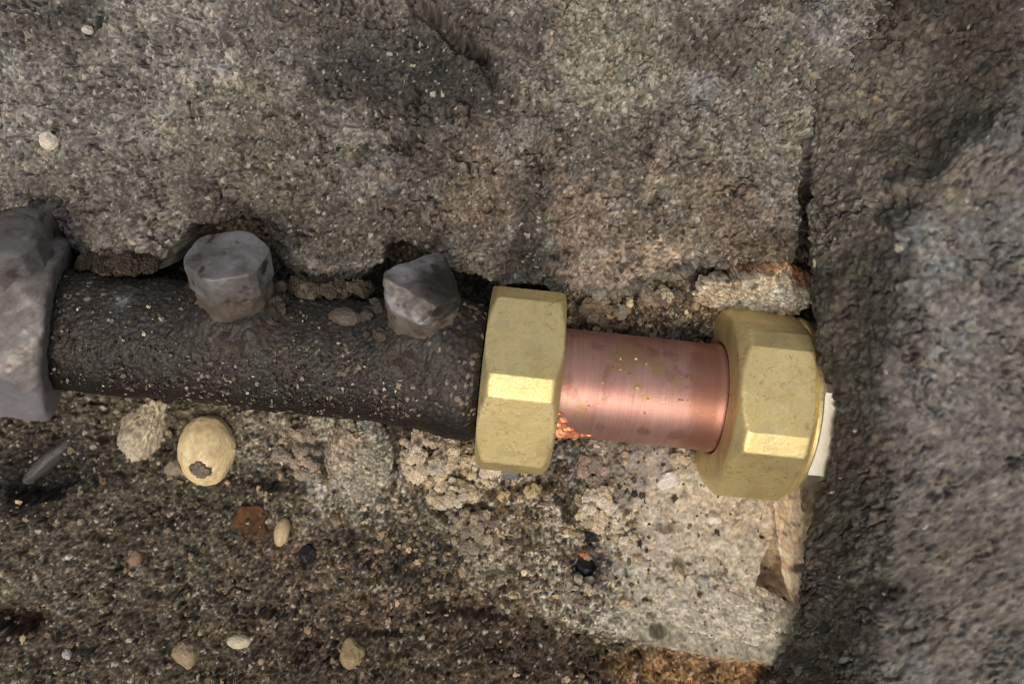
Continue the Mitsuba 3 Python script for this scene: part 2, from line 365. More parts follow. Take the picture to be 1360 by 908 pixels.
# ------------------------------------------------------------------ concrete block at the right, nearer than the rest
sl = [(-260, 1060, -3), (-20, 1064, -1), (60, 1070, 0), (120, 1080, 2), (180, 1082, 5), (290, 1078, 10), (370, 1079, 15), (440, 1085, 18), (490, 1091, 19), (515, 1110, 19), (545, 1114, 19), (575, 1112, 18.5), (615, 1106, 17),
      (660, 1089, 14), (730, 1074, 8), (800, 1060, 3), (860, 1050, -1), (900, 1018, -4), (935, 995, -6), (1300, 960, -8)]
se = np.array([P(x, y, z) for y, x, z in sl])
order = np.argsort(se[:, 1])
ysl = axis_steps(-200, -84, 92, 190, 0.25)
ex = np.interp(ysl, se[order, 1], se[order, 0]) + 0.6 * fb(ysl, ysl * 0, 2.2, 4, 14) + 1.4 * fb(ysl, ysl * 0, 9, 3, 15) * sst(8, 22, ysl)
ez = np.interp(ysl, se[order, 1], se[order, 2])
# the ridge between the dark side face and the paler top, in the photograph's plan
rg = [(-100, 1352, 16), (60, 1348, 17), (150, 1340, 22), (190, 1296, 26), (235, 1236, 27), (300, 1218, 28), (380, 1205, 29), (450, 1178, 29), (520, 1172, 29), (600, 1182, 29), (700, 1190, 29), (800, 1176, 28), (900, 1170, 28), (1100, 1170, 28)]
rp = np.array([P(x, y, z) for y, x, z in rg])
order = np.argsort(rp[:, 1])
rx = np.interp(ysl, rp[order, 1], rp[order, 0])
rz = np.interp(ysl, rp[order, 1], rp[order, 2])
ts = axis_steps(0, 22, 84, 200, 0.22)
Ys, Ts = np.meshgrid(ysl, ts, indexing='ij')
Bx, Bz = np.zeros_like(Ys), np.zeros_like(Ys)
for j in range(len(ysl)):
    w = max(rx[j] - ex[j], 6)
    L = math.hypot(w, rz[j] - ez[j])
    s0 = 32.0
    Bx[j] = np.interp(ts, [0, 12, s0 - 3, s0, s0 + 2.5, s0 + L, s0 + L + 200], [ex[j] + 24, ex[j] + 13, ex[j] + 2.6, ex[j] + 0.2, ex[j] + 0.9, rx[j], rx[j] + 196])
    Bz[j] = np.interp(ts, [0, 12, s0 - 3, s0, s0 + 2.5, s0 + L, s0 + L + 200], [ez[j] - 34, ez[j] - 22, ez[j] - 4, ez[j] - 0.6, ez[j] + 1.2, rz[j], rz[j] + 34])


def blur_t(A, n):
    k = np.ones(n) / n
    return np.apply_along_axis(lambda r: np.convolve(np.pad(r, n // 2, mode='edge'), k, 'valid'), 1, A)


def blur_y(A, n):
    return blur_t(A.T, n).T


Bx, Bz = blur_y(blur_t(Bx, 3), 5), blur_y(blur_t(Bz, 3), 5)
B = np.stack([Bx, Ys, Bz], -1)
N = -grid_normals(B)
sl_l = fb(Ys, Ts, 14, 4, 50) * 1.6 + fb(Ys, Ts, 4.0, 4, 51) * 1.0 + (np.abs(fb(Ys, Ts, 2.4, 3, 52)) - 0.3) * -0.6
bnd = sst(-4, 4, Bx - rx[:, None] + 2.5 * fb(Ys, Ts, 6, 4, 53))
scol = C(90, 86, 74) * (1 - bnd[..., None]) + C(150, 148, 146) * bnd[..., None]  # side face painted darker than the top, in place of real shade
SZ = 28.0
base = scol.copy()
for (px, py, rx_, ry_, ang, c, st) in [(1290, 245, 80, 40, 25, C(178, 160, 134), .85), (1230, 330, 30, 60, 10, C(160, 168, 172), .5), (1330, 60, 90, 90, 0, C(98, 90, 76), .7), (1200, 60, 90, 90, 0, C(132, 124, 104), .7), (1170, 170, 90, 60, 0, C(116, 110, 94), .8),
                                      (1230, 480, 60, 80, 0, C(160, 160, 162), .5), (1330, 280, 60, 90, 0, C(140, 140, 144), .6), (1260, 760, 110, 160, 0, C(132, 126, 112), .7), (1330, 560, 60, 160, 0, C(150, 146, 140), .6), (1170, 790, 40, 60, 0, C(104, 100, 98), .5),
                                      (1090, 150, 22, 14, -20, C(206, 182, 172), .8), (1175, 80, 30, 16, -15, C(190, 170, 146), .7), (1150, 765, 14, 16, 0, C(56, 44, 38), .8), (1200, 520, 36, 60, 0, C(150, 140, 134), .4), (1160, 440, 40, 40, 0, C(96, 84, 78), .5), (1125, 250, 60, 110, 0, C(152, 145, 128), .85), (1180, 110, 110, 70, 0, C(140, 134, 117), .8), (1140, 600, 40, 60, 0, C(104, 94, 84), .6), (1110, 420, 20, 50, 0, C(112, 106, 88), .6)]:
    z = SZ if px > 1190 and py > 200 else 18.0
    p = P(px, py, z)
    sc = K * (H - z) / H
    ca, sa = math.cos(math.radians(ang)), math.sin(math.radians(ang))
    dx, dy = Bx - p[0], Ys - p[1]
    d = np.hypot((dx * ca + dy * sa) / (rx_ * sc), (-dx * sa + dy * ca) / (ry_ * sc)) + 0.5 * fb(Ys, Ts, 7, 4, 55) + 0.25 * fb(Ys, Ts, 2, 3, 56)
    scol = scol + (st * sst(1.15, 0.55, d))[..., None] * (c - scol)
scol = scol + 0.35 * (scol.mean(-1, keepdims=True) - scol)
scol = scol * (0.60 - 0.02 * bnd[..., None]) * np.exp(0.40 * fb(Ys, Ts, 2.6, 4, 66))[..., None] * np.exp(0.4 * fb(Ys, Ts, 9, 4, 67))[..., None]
sh, scol = speckle(scol, Ys, Ts, 300, s=(0.6, 1.25, 3.0), tone=0.34, white=0.002, dark=0.04)
d = polydist(Bx, Ys, [P(1225, 190, 20), P(1226, 230, 22), P(1205, 262, 22), P(1170, 275, 20)])
sl_l = sl_l - 1.8 * sst(3.0, 0.5, d + fb(Ys, Ts, 3, 3, 57))
B = B + N * (sl_l + sh * 0.8 + fb(Ys, Ts, 0.9, 2, 54) * 0.3)[..., None]
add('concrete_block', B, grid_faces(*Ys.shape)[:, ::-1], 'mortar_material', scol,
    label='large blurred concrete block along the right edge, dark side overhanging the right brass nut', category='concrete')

# ------------------------------------------------------------------ pipes and fittings
def tri(man):
    m = man.to_mesh()
    return np.asarray(m.vert_properties[:, :3], float), np.asarray(m.tri_verts)


def lathe(profile, seg=128):
    return m3.CrossSection([np.array(profile, float)]).revolve(seg)


def hexagon(apothem, phi, bevel, length):
    """hexagon prism along z whose first facet faces phi degrees from straight up towards the top of the picture"""
    def poly(ap, off):
        r = ap / math.cos(math.pi / 6)
        t = [math.radians(90 - phi + off + 30 + 60 * k) for k in range(6)]
        return m3.CrossSection([[(r * math.cos(q), r * math.sin(q)) for q in t]])
    return (poly(apothem, 0) ^ poly(apothem / math.cos(math.pi / 6) - bevel, 30)).extrude(length)


def hex_nut(apothem, phi, bevel, length, bore, cl, cr):
    rc = apothem / math.cos(math.pi / 6)
    h = hexagon(apothem, phi, bevel, length)
    body = lathe([(0, 0), (rc - cl[1], 0), (rc + 0.3, cl[0] * (cl[1] + .3) / cl[1]), (rc + 0.3, length - cr[0] * (cr[1] + .3) / cr[1]), (rc - cr[1], length), (0, length)])
    n = h ^ body
    if bore:
        n = n - lathe([(0, -1), (bore, -1), (bore, length + 1), (0, length + 1)], 96)
    return n


def round_edges(man, r=0.28):
    return man


def nut(key, a0, length, phi, cl, cr):
    v, f = tri(hex_nut(18.6, phi, 1.25, length, 11.75, cl, cr).refine_to_length(0.45))
    mesh = trimesh.Trimesh(v, f, process=True)
    trimesh.smoothing.filter_laplacian(mesh, 0.5, 3)          # softens the milled edges
    mesh = trimesh.Trimesh(to_axis(mesh.vertices, a0) * MM, mesh.faces, process=False)
    scene[key + '__body'] = mikit.ply(mesh, 'brass_material', smooth=True)


thing('brass_nut', 'dull brass hexagon nut between the dark iron pipe and the copper pipe', 'nut')
nut('brass_nut', -18.8, 15.4, 27, (2.4, 3.0), (2.2, 3.2))
thing('brass_nut_001', 'bright brass hexagon nut on the right end of the copper pipe, beside the concrete block', 'nut')
nut('brass_nut_001', 30.0, 14.6, 10, (2.9, 3.6), (1.3, 2.0))
v, f = tri(lathe([(11.8, 0), (18.2, 0), (18.8, .5), (18.8, 1.2), (18.2, 1.7), (11.8, 1.7)]))
scene['brass_nut_001__rim'] = mikit.ply(trimesh.Trimesh(to_axis(v, 44.7) * MM, f, process=False), 'brass_material', smooth=25)
thing('brass_fitting', 'shining hexagonal brass fitting body right of the bright nut, mostly hidden by the concrete block', 'pipe fitting')
v, f = tri(hex_nut(16.4, -15, 0.5, 16, 0, (0.5, 0.6), (0.5, 0.6)))
scene['brass_fitting__body'] = mikit.ply(trimesh.Trimesh(to_axis(v, 46.45) * MM, f, process=False), 'polished_brass_material', smooth=20)
v, f = tri(lathe([(0, 0), (12, 0), (12, 14), (0, 14)]))
scene['brass_fitting__spigot'] = mikit.ply(trimesh.Trimesh(to_axis(v, 62.5) * MM, f, process=False), 'brass_material', smooth=30)

# copper pipe: slightly out of round, with crusts of soil stuck on
thing('copper_pipe', 'short clean copper pipe between the two brass nuts, with specks of tan grit', 'pipe')
aa, pp = np.meshgrid(np.linspace(-15, 42, 240), np.linspace(0, 2 * np.pi, 241), indexing='ij')
rr = 11.35 + 0.05 * fb(aa, pp * 11, 7, 3, 70) + 0.22 * np.exp(-((aa - 29.6) / 0.8) ** 2)
v = cyl_pt(aa, -pp, rr)
add('copper_pipe__tube', v, grid_faces(*aa.shape)[:, ::-1], 'copper_material')


def rock(center, radii, seed, rot=0.0, rough=0.18, facets=0, sub=4, tilt=0.0, base=(0.4, 0.38, 0.33), mottle=0.25, grit=0.06, scale=1.0, mott_s=1.0):
    """one stone: vertices, faces, colours"""
    s = trimesh.creation.icosphere(subdivisions=sub)
    n = np.array(s.vertices)
    rng = np.random.default_rng(seed)
    r = np.ones(len(n))
    if facets:
        d = rng.normal(size=(facets, 3))
        d /= np.linalg.norm(d, axis=1, keepdims=True)
        lim = rng.uniform(0.62, 0.9, facets)
        for q, l in zip(d, lim):
            c = n @ q
            r = np.minimum(r, np.where(c > 0.05, l / np.maximum(c, 0.05), 9))
    r = r * (1 + rough * (2 * meshkit.fbm(n * 1.7 + seed, 4, seed) - 1)) + grit * (2 * meshkit.fbm(n * 7 + seed, 3, seed + 5) - 1)
    v = n * r[:, None] * np.asarray(radii, float)
    ct, st_ = math.cos(math.radians(tilt)), math.sin(math.radians(tilt))
    v = v @ np.array([[ct, 0, st_], [0, 1, 0], [-st_, 0, ct]]).T
    c, s_ = math.cos(math.radians(rot)), math.sin(math.radians(rot))
    v = v @ np.array([[c, -s_, 0], [s_, c, 0], [0, 0, 1]]).T
    col = np.asarray(base)[None] * np.exp(mottle * 2.2 * (meshkit.fbm(n * 2.6 / mott_s + 3 * seed, 4, seed + 8) - 0.5))[:, None] * np.exp(mottle * 1.6 * (meshkit.noise(n * 11 + seed, seed + 9) - 0.5))[:, None]
    return v + np.asarray(center), np.array(s.faces), np.clip(col, 0.004, 0.88)


def heap(parts):
    V, F, Cc, k = [], [], [], 0
    for v, f, c in parts:
        V.append(v); F.append(f + k); Cc.append(c); k += len(v)
    return np.vstack(V), np.vstack(F), np.vstack(Cc)


def dust(n, where, seed, size, colours, sub=1):
    """n loose crumbs placed by where(rng) -> centre"""
    rng = np.random.default_rng(seed)
    s = trimesh.creation.icosphere(subdivisions=sub)
    sv, sf = np.array(s.vertices), np.array(s.faces)
    V, F, Cc = [], [], []
    for k in range(n):
        c = where(rng)
        if c is None:
            continue
        r = size[0] + (size[1] - size[0]) * rng.random() ** 2.2
        v = sv * (1 + 0.3 * rng.normal(size=(len(sv), 1)).clip(-1.5, 1.5)) * r * rng.uniform(0.5, 1.25, 3)
        V.append(v + c)
        F.append(sf + len(sv) * len(F))
        Cc.append(np.broadcast_to(colours[rng.integers(len(colours))] * math.exp(0.35 * rng.normal()), sv.shape))
    return np.vstack(V), np.vstack(F), np.clip(np.vstack(Cc), 0.004, 0.8)


def on_pipe(spots, r):
    def f(rng):
        a, ph, sa, sp = spots[rng.integers(len(spots))]
        a, ph = np.array(a + sa * rng.normal()), np.array(math.radians(ph + sp * rng.normal()))
        return cyl_pt(a, ph, r)
    return f


v, f, c = dust(40, on_pipe([(8, 25, .9, 4), (11, 32, 3.0, 7), (14, -2, .8, 4), (12, 5, .6, 3), (17, 20, 3, 12), (3, -10, 2, 10), (13, -6, 6, 14), (22, 8, 3, 20), (5, 40, 5, 12), (24, -20, 4, 20)], 11.4), 7, (0.08, 0.4), [C(196, 160, 118), C(176, 138, 98), C(206, 178, 150), C(190, 130, 80)])
add('copper_pipe__grit', v, f, 'mortar_material', c, kind='stuff', label='tan grit stuck to the copper pipe')
parts = []
rng = np.random.default_rng(5)
for k, (a, ph, r) in enumerate([(-2.2, -56, 1.5), (-1.0, -60, 1.25), (-2.6, -46, .9), (-1.8, -38, .8), (-0.4, -52, .8), (.9, -62, .9), (2.6, -63, .6), (4.2, -63, .45), (-2.9, -30, .7)]):
    parts.append(rock(cyl_pt(np.array(float(a)), np.array(math.radians(ph)), 11.05), (r * 2.0, r * 1.5, r * .5), 50 + k, rough=.25, sub=3, base=(0.56, 0.19, 0.10), mottle=.7))
v, f, c = heap(parts)
scene['copper_drip_material'] = vc(0.32, 0.5, metallic=0.35)
add('copper_pipe__bead', v, f, 'copper_drip_material', c, label='bright orange bead at the left foot of the copper pipe')

# iron pipe, crusted with soil
thing('iron_pipe', 'dark dirt-crusted iron pipe on the left half, with two hexagon bolts on its back', 'pipe')
aa, pp = np.meshgrid(np.arange(-160, -19.0, 0.25), np.linspace(-np.pi, np.pi, 361), indexing='ij')
s0 = pp * 12.6
rr = np.interp(aa, [-160, -40, -33, -26, -21.8, -20.2, -19.4, -19], [12.6, 12.7, 13.0, 14.0, 14.5, 14.2, 13.4, 12.8])
ph_s = np.where(pp > np.pi, pp - 2 * np.pi, pp)              # 0 straight up, positive towards the top of the picture
for a0 in (-69.2, -32.0):                                     # dirt packed round the foot of each bolt
    rr = rr + 3.2 * np.exp(-((aa - a0 + 2.5 * fb(aa, s0, 6, 3, 91)) / 8.6) ** 4 - ((ph_s - math.radians(46)) * 13 / 9.6 + 0.2 * fb(aa, s0, 5, 3, 92)) ** 4)
rr = rr + fb(aa, s0, 8, 4, 80) * 0.8 + fb(aa, s0, 2.6, 4, 81) * 0.35
gcol_ = np.broadcast_to(C(37, 34, 33), aa.shape + (3,)).copy()
gcol_ *= np.exp(0.7 * fb(aa, s0, 5, 4, 82))[..., None]
blk = sst(0.05, 0.4, fb(aa, s0, 9, 4, 83))[..., None]
gcol_ = gcol_ * (1 - 0.65 * blk) + 0.65 * blk * C(30, 26, 24)
low = sst(math.radians(205) * 12.6, 0, 0 * s0)
ph_s = np.where(pp > np.pi, pp - 2 * np.pi, pp)              # 0 straight up, positive towards the top of the picture
und = (sst(math.radians(-36), math.radians(-52), ph_s + 0.25 * fb(aa, s0, 7, 3, 84)))[..., None]
gcol_ = gcol_ * (1 - 0.85 * und) + 0.85 * und * C(24, 19, 17)       # bare, rust-black iron where the crust has come off
sc_ = np.exp(-((aa + 92.0) / 2.4) ** 2 - ((ph_s - math.radians(36)) / 0.16) ** 2) * sst(-0.35, 0.3, fb(aa, s0, 1.6, 3, 85))
gcol_ = gcol_ * (1 - 0.9 * sc_[..., None]) + 0.9 * sc_[..., None] * C(172, 178, 190)     # scuff of bare zinc
dusty = (sst(-0.75, -0.1, ph_s + 0.5 * fb(aa, s0, 6, 4, 93)) * sst(1.3, 0.7, ph_s))[..., None]
gcol_ = gcol_ * (1 - .5 * dusty) + .5 * dusty * C(56, 53, 50)           # grey dust settled on top
rst = (sst(.25, .55, fb(aa, s0, 6, 4, 86)) * sst(-45, -25, aa))[..., None]
gcol_ = gcol_ * (1 - .5 * rst) + .5 * rst * C(92, 58, 40)
h1, m1, r1 = grains(aa, s0, 0.7, 400, 0.16)
h2, m2, r2 = grains(aa + 0.45 * fb(aa, s0, 1.0, 3, 88), s0 + 0.45 * fb(aa, s0, 1.0, 3, 89), 0.85, 401, 0.35, 0.6)
gcol_ *= np.exp(0.9 * (r1[..., :1] - .5))
crust = (1 - 0.8 * und[..., 0])
pale = m2 & (r2[..., 2] > 0.8) & (fb(aa, s0, 9, 4, 87) > 0.05)
gcol_ = np.where(pale[..., None], C(150, 140, 124) * (0.45 + .5 * r2[..., :1]), gcol_)
rr = rr + (h1 + h2) * (0.3 + 0.7 * crust)
add('iron_pipe__tube', cyl_pt(aa, pp, rr), grid_faces(*aa.shape), 'iron_material', np.clip(gcol_, .004, .8))
v, f, c = dust(1700, on_pipe([(-100, 5, 9, 22), (-80, 0, 12, 26), (-60, -5, 12, 28), (-45, -2, 10, 25), (-36, -36, 7, 10), (-28, -20, 4, 30), (-58, -40, 9, 9), (-90, -42, 8, 9), (-70, 30, 10, 8)], 13.2), 8, (0.07, 0.4), [C(120, 112, 98), C(90, 82, 72), C(160, 152, 136), C(60, 54, 48), C(60, 54, 48)])
rng = np.random.default_rng(77)
parts = []
for k in range(90):
    a0 = (-69.2, -32.0)[k % 2]
    t = rng.uniform(0, 2 * np.pi)
    q = rng.uniform(8.2, 12.0)
    r = rng.uniform(.4, 1.5)
    ph = math.radians(46) + q * math.sin(t) / 14.5
    parts.append(rock(cyl_pt(np.array(a0 + q * math.cos(t)), np.array(ph), 14.6 - 0.16 * (q - 8) ** 2), (r * 1.3, r, r * .7), 900 + k, rough=.5, grit=.25, sub=2, facets=5, rot=rng.uniform(0, 180), base=C(62, 56, 50) * rng.uniform(.6, 1.7), mottle=.5))
vc_, fc_, cc_ = heap(parts)
add('iron_pipe__crust', vc_, fc_, 'mortar_material', cc_, smooth=False, kind='stuff', label='dark earth caked round the feet of the two bolts')
add('iron_pipe__grit', v, f, 'mortar_material', c, smooth=False, kind='stuff', label='pale grit sprinkled on the iron pipe')


def placed(v, base, axis, roll):
    z = np.asarray(axis) / np.linalg.norm(axis)
    x = np.cross(EA, z); x /= np.linalg.norm(x)
    y = np.cross(z, x)
    c, s = math.cos(math.radians(roll)), math.sin(math.radians(roll))
    return v @ np.stack([c * x + s * y, -s * x + c * y, z], 1).T + base


def corroded(man, seed, edge, amp, cols, stain=None, worn_n=2):
    """a metal piece with rounded, pitted skin"""
    v, f = tri(man.refine_to_length(edge))
    mesh = trimesh.Trimesh(v, f, process=True)
    trimesh.smoothing.filter_laplacian(mesh, 0.5, worn_n)
    v, f = np.array(mesh.vertices), np.array(mesh.faces)
    n = np.array(mesh.vertex_normals)
    h = 2 * meshkit.fbm(v / 2.2 + seed, 4, seed) - 1
    v2 = v + n * (amp * h)[:, None]
    t = sst(0.36, 0.66, meshkit.fbm(v / 4.5 + 2 * seed, 4, seed + 3))[:, None]
    col = cols[0] * (1 - t) + cols[1] * t
    t = sst(0.6, 0.72, meshkit.fbm(v / 2.4 + 5 * seed, 4, seed + 4))[:, None]
    col = col * (1 - t) + cols[2] * t
    col = col * np.exp(0.5 * (meshkit.noise(v / 0.4, seed + 6) - 0.5))[:, None]
    if stain is not None:
        col = stain(v, col)
    return v2, f, np.clip(col, .004, .8)


def bolt(key, a, phi, roll, seed, stain, label, amp):
    ax = math.sin(math.radians(phi)) * EU + math.cos(math.radians(phi)) * EZ
    base = O + a * EA + ax * 10.9
    zc = [C(112, 110, 109), C(148, 151, 158), C(74, 64, 58)]
    head = hexagon(7.2, 0, 0.5, 6.2) ^ lathe([(0, 0), (8.6, 0), (8.6, 5.5), (7.5, 6.2), (0, 6.2)], 64)
    if amp > .5:                                              # the second one is broken and knocked out of shape
        head = head.trim_by_plane((-0.22, -0.14, -0.965), -5.4).trim_by_plane((-0.80, 0.35, -0.48), -6.6).trim_by_plane((0.75, 0.45, -0.5), -6.9).trim_by_plane((0.1, -0.9, -0.4), -7.0)
    v, f, c = corroded(head, seed, 0.35, amp, zc, stain)
    add(key, placed(v, base + ax * 8.2, ax, roll), f, 'zinc_material', c, label=label)
    v, f, c = corroded(hexagon(6.9, 12, 0.9, 7.6) ^ lathe([(0, 0), (9.2, 0), (9.2, 6.2), (6.9, 7.6), (0, 7.6)], 64), seed + 1, 0.5, 0.6, [C(88, 80, 74), C(106, 98, 90), C(72, 56, 46)])
    add(key + '__nut', placed(v, base + ax * 0.9, ax, roll + 14), f, 'iron_material', c)


def grime(v, col):
    w = sst(1.0, -0.2, np.hypot((v[:, 1] - 4.6) / 7.4, (v[:, 0] - 0.6) / 8.4) + 0.9 * (meshkit.fbm(v / 3.0, 4, 71) - .5) - .35)[:, None]
    return col * (1 - w) + w * C(40, 37, 35)


def worn(v, col):
    w = sst(-1, -5.5, v[:, 0] + 3 * (meshkit.fbm(v / 3.0, 4, 72) - .5))[:, None] * sst(6.4, 7.0, v[:, 2])[:, None]
    return col * (1 - .6 * w) + .6 * w * C(176, 188, 208)


bolt('iron_pipe__bolt', -69.2, 46, -6, 11, worn, 'grey hexagon bolt with a worn pale top, nearer the left end', 0.22)
bolt('iron_pipe__bolt_001', -32.0, 47, 12, 12, grime, 'broken grey bolt head, darker on its right side, beside the left brass nut', 0.55)
v, f, c = rock(cyl_pt(np.array(-47.5), np.array(math.radians(42)), 12.9), (3.2, 1.9, 1.3), 33, rot=-8, base=C(86, 76, 70), sub=4)
add('iron_pipe__boss', v, f, 'iron_material', c, label='low rounded boss between the two bolts')

# grey coupling at the left edge
thing('iron_coupling', 'pale grey corroded coupling at the left edge, cut off by the frame', 'pipe fitting')
gc = [C(122, 118, 117), C(140, 138, 140), C(126, 104, 96)]


def coupling_wear(v, col):
    w = sst(-7, -15, v[:, 0] + 7 * (meshkit.fbm(v / 3.0, 4, 73) - .5))[:, None]
    return col * (1 - .6 * w) + .6 * w * C(152, 156, 170)


body = lathe([(0, 0), (20.6, 0), (20.6, 54), (0, 54)], 64) ^ hexagon(17.8, 4, 0.8, 54)
body = body.trim_by_plane((0.0, 0.36, -0.93), -0.93 * 41.0) ^ lathe([(0, 0), (20.6, 0), (20.6, 37.0), (17.2, 47.5), (0, 47.5)], 64)          # its end is cut back at a slant
v, f, c = corroded(body, 21, 0.5, 0.45, gc, coupling_wear, 26)
add('iron_coupling__body', to_axis(v, -150.0), f, 'zinc_material', c)
lug = lathe([(0, 0), (6.6, 0), (7.4, 1.2), (7.2, 7.0), (5.2, 8.2), (0, 8.2)], 9)
v, f, c = corroded(lug, 22, 0.5, 0.35, [C(120, 116, 114), C(134, 130, 130), C(84, 74, 68)])
add('iron_coupling__lug', v @ R_AX.T + O + (-119.5) * EA + 17.5 * EU + 2.5 * EZ, f, 'zinc_material', c)
ax = math.sin(math.radians(46)) * EU + math.cos(math.radians(46)) * EZ
v, f, c = corroded(hexagon(8.0, 10, 1.0, 9) ^ lathe([(0, 0), (9.6, 0), (9.6, 7), (7, 9), (0, 9)], 64), 23, 0.5, 0.3, [C(106, 104, 106), C(124, 123, 126), C(90, 82, 78)])
add('iron_coupling__bolt', placed(v, O - 114.0 * EA + ax * 15.5, ax, 20), f, 'zinc_material', c, label='hexagon bolt head at the upper left corner')

# ------------------------------------------------------------------ stones, chips and crumbs, each lying where it lies
def stone(key, label, cat, px, py, rx, ry, rz, seed, col, at=gpt, sink=0.38, rot=0, mat='stone_material', group=None, **k):
    p = at(px, py)
    s = K * (H - p[2]) / H
    z = rz * (1 - 2 * sink)
    p = P(px, py, p[2] + z * 0.5)
    v, f, c = rock(p, (rx * s, ry * s, rz), seed, rot=rot, base=col, **k)
    add(key, v, f, mat, c)
    thing(key, label, cat, group)
    return p


p = stone('pebble', 'smooth cream egg-shaped pebble with a grey patch, below the iron pipe', 'pebble', 275, 597, 37, 47, 4.6, 1, C(226, 206, 164), rough=.08, grit=.012, sub=5, mottle=.34, mott_s=1.2, rot=-6)
v, f, c = heap([rock(p + np.array([dx, dy, 4.5 - 0.032 * (dx * dx + dy * dy)]), (r, r * .8, .75), 60 + i, base=C(120, 112, 100), sub=3, rough=.5, grit=.2, mottle=.6) for i, (dx, dy, r) in enumerate([(-.5, -3.6, 1.3), (.7, -3.9, 1.4), (-1.4, -3.2, .9), (.2, -4.9, 1.2), (1.5, -4.6, .9), (-.2, -2.7, .9), (-.9, -4.3, 1.1), (.6, -3.0, .8), (2.0, -3.9, .5), (-1.9, -3.9, .4)])])
add('pebble__grit_patch', v, f, 'mortar_material', c, label='patch of grey grit stuck on the pebble')
stone('stone', 'pale angular stone wedged under the iron pipe, left of the cream pebble', 'stone', 192, 568, 27, 46, 4.6, 2, C(186, 176, 156), rot=-28, sink=.52, facets=12, rough=.3, grit=.12, sub=5, mottle=.6)
stone('stone_001', 'small pale oblong chip right of the rusty flake', 'stone', 375, 707, 11, 19, 2.0, 3, C(196, 178, 142), rot=-12, facets=5, rough=.1, grit=.02)
stone('stone_002', 'small white oval pebble lying near the bottom edge', 'pebble', 318, 851, 16, 10, 1.7, 4, C(200, 192, 170), rot=-4, rough=.14, grit=.03)
stone('stone_003', 'rough cream stone left of the white oval pebble near the bottom edge', 'stone', 246, 868, 17, 20, 2.4, 5, C(150, 136, 110), facets=7, rough=.2)
stone('stone_004', 'square tan stone near the bottom edge, right of the white oval pebble', 'stone', 468, 866, 16, 21, 2.4, 6, C(150, 134, 104), rot=-12, facets=6, rough=.15)
stone('stone_005', 'small pinkish stone left of the rusty flake', 'stone', 180, 740, 11, 13, 1.8, 7, C(132, 110, 94), facets=6)
stone('stone_006', 'tiny pale grey shard near the bottom left corner', 'stone', 90, 868, 6, 8, 1.2, 9, C(170, 172, 178), facets=6, rot=20)
stone('stone_007', 'tiny white grain in the soil below the grey coupling', 'stone', 92, 739, 5, 4, 1.0, 10, C(214, 210, 200), facets=5)
stone('coal_crumb', 'black angular crumb of coal right below the small pale chip', 'coal', 411, 735, 13, 15, 2.4, 11, C(42, 42, 48), facets=8, rough=.2)
stone('coal_crumb_001', 'black crumb of coal below the orange crumb', 'coal', 778, 752, 15, 14, 2.2, 12, C(36, 38, 42), facets=8, rough=.2)
stone('coal_crumb_002', 'black glossy crumb of coal above the orange crumb', 'coal', 785, 714, 12, 11, 2.0, 14, C(38, 38, 46), facets=8, rough=.2)
stone('orange_crumb', 'small orange crumb of brick among black coal crumbs', 'brick crumb', 774, 733, 10, 6, 1.4, 15, C(180, 122, 88), facets=6)
stone('slate_shard', 'bluish grey shard under the lower edge of the left brass nut', 'stone', 676, 622, 24, 13, 1.6, 16, C(104, 112, 116), rot=-8, facets=6, rough=.12, grit=.1)
stone('dark_shard', 'long dark grey curved shard in the hollow under the grey coupling', 'stone', 64, 612, 44, 10, 2.6, 17, C(82, 80, 82), rot=42, rough=.12, sink=.1, grit=.03)
stone('quartz_chip', 'bright white chip below the copper pipe, left of the bright nut', 'stone', 887, 637, 17, 12, 2.0, 18, C(232, 232, 232), rot=35, facets=6)
stone('quartz_chip_001', 'small white chip on the pale mortar below the bright nut', 'stone', 948, 689, 10, 8, 1.5, 19, C(236, 230, 222), rot=-25, facets=6)
stone('quartz_chip_002', 'small cream chip on the pale mortar, rightmost below the bright nut', 'stone', 978, 699, 6, 10, 1.3, 20, C(214, 206, 184), rot=-30, facets=6)
stone('quartz_chip_003', 'tiny upright cream chip in the middle of the pale mortar bed', 'stone', 902, 762, 6, 12, 1.8, 21, C(206, 190, 166), rot=8, facets=6)
stone('quartz_chip_004', 'white quartz chip set in the concrete face near the left edge', 'stone', 65, 187, 13, 12, 1.6, 22, C(216, 212, 200), at=wpt, facets=7, sink=.25)
stone('quartz_chip_005', 'pale grey grain set in the concrete face near the top left', 'stone', 117, 40, 8, 6, 1.0, 23, C(196, 194, 188), at=wpt, facets=6)
stone('stone_008', 'greenish cream stone wedged between the pale angular stone and the egg-shaped pebble', 'stone', 232, 622, 16, 12, 2.0, 28, C(142, 136, 116), facets=7, rot=20)

# thin rusty flake
v = []
rng = np.random.default_rng(3)
ang = np.linspace(0, 2 * np.pi, 15)[:-1]
out = np.array([(math.cos(t) * 26 * rng.uniform(.6, 1.15), math.sin(t) * 29 * rng.uniform(.6, 1.15)) for t in ang]) * 0.17
fl = m3.CrossSection([out]).extrude(0.9).refine_to_length(0.5)
v, f = tri(fl)
v = v + np.stack([0 * v[:, 0], 0 * v[:, 0], 1.5 * (2 * meshkit.fbm(v / 2.2, 4, 4) - 1) + 0.04 * v[:, 0] ** 2], 1)
p = gpt(335, 690)
add('rust_flake', v + p + np.array([0, 0, -.25]), f, 'mortar_material', C(84, 56, 36) * np.exp(2.2 * (meshkit.fbm(v / 1.2, 4, 8) - .5))[:, None])
thing('rust_flake', 'ragged rust-brown flake lying on the soil left of the small pale chip', 'flake')


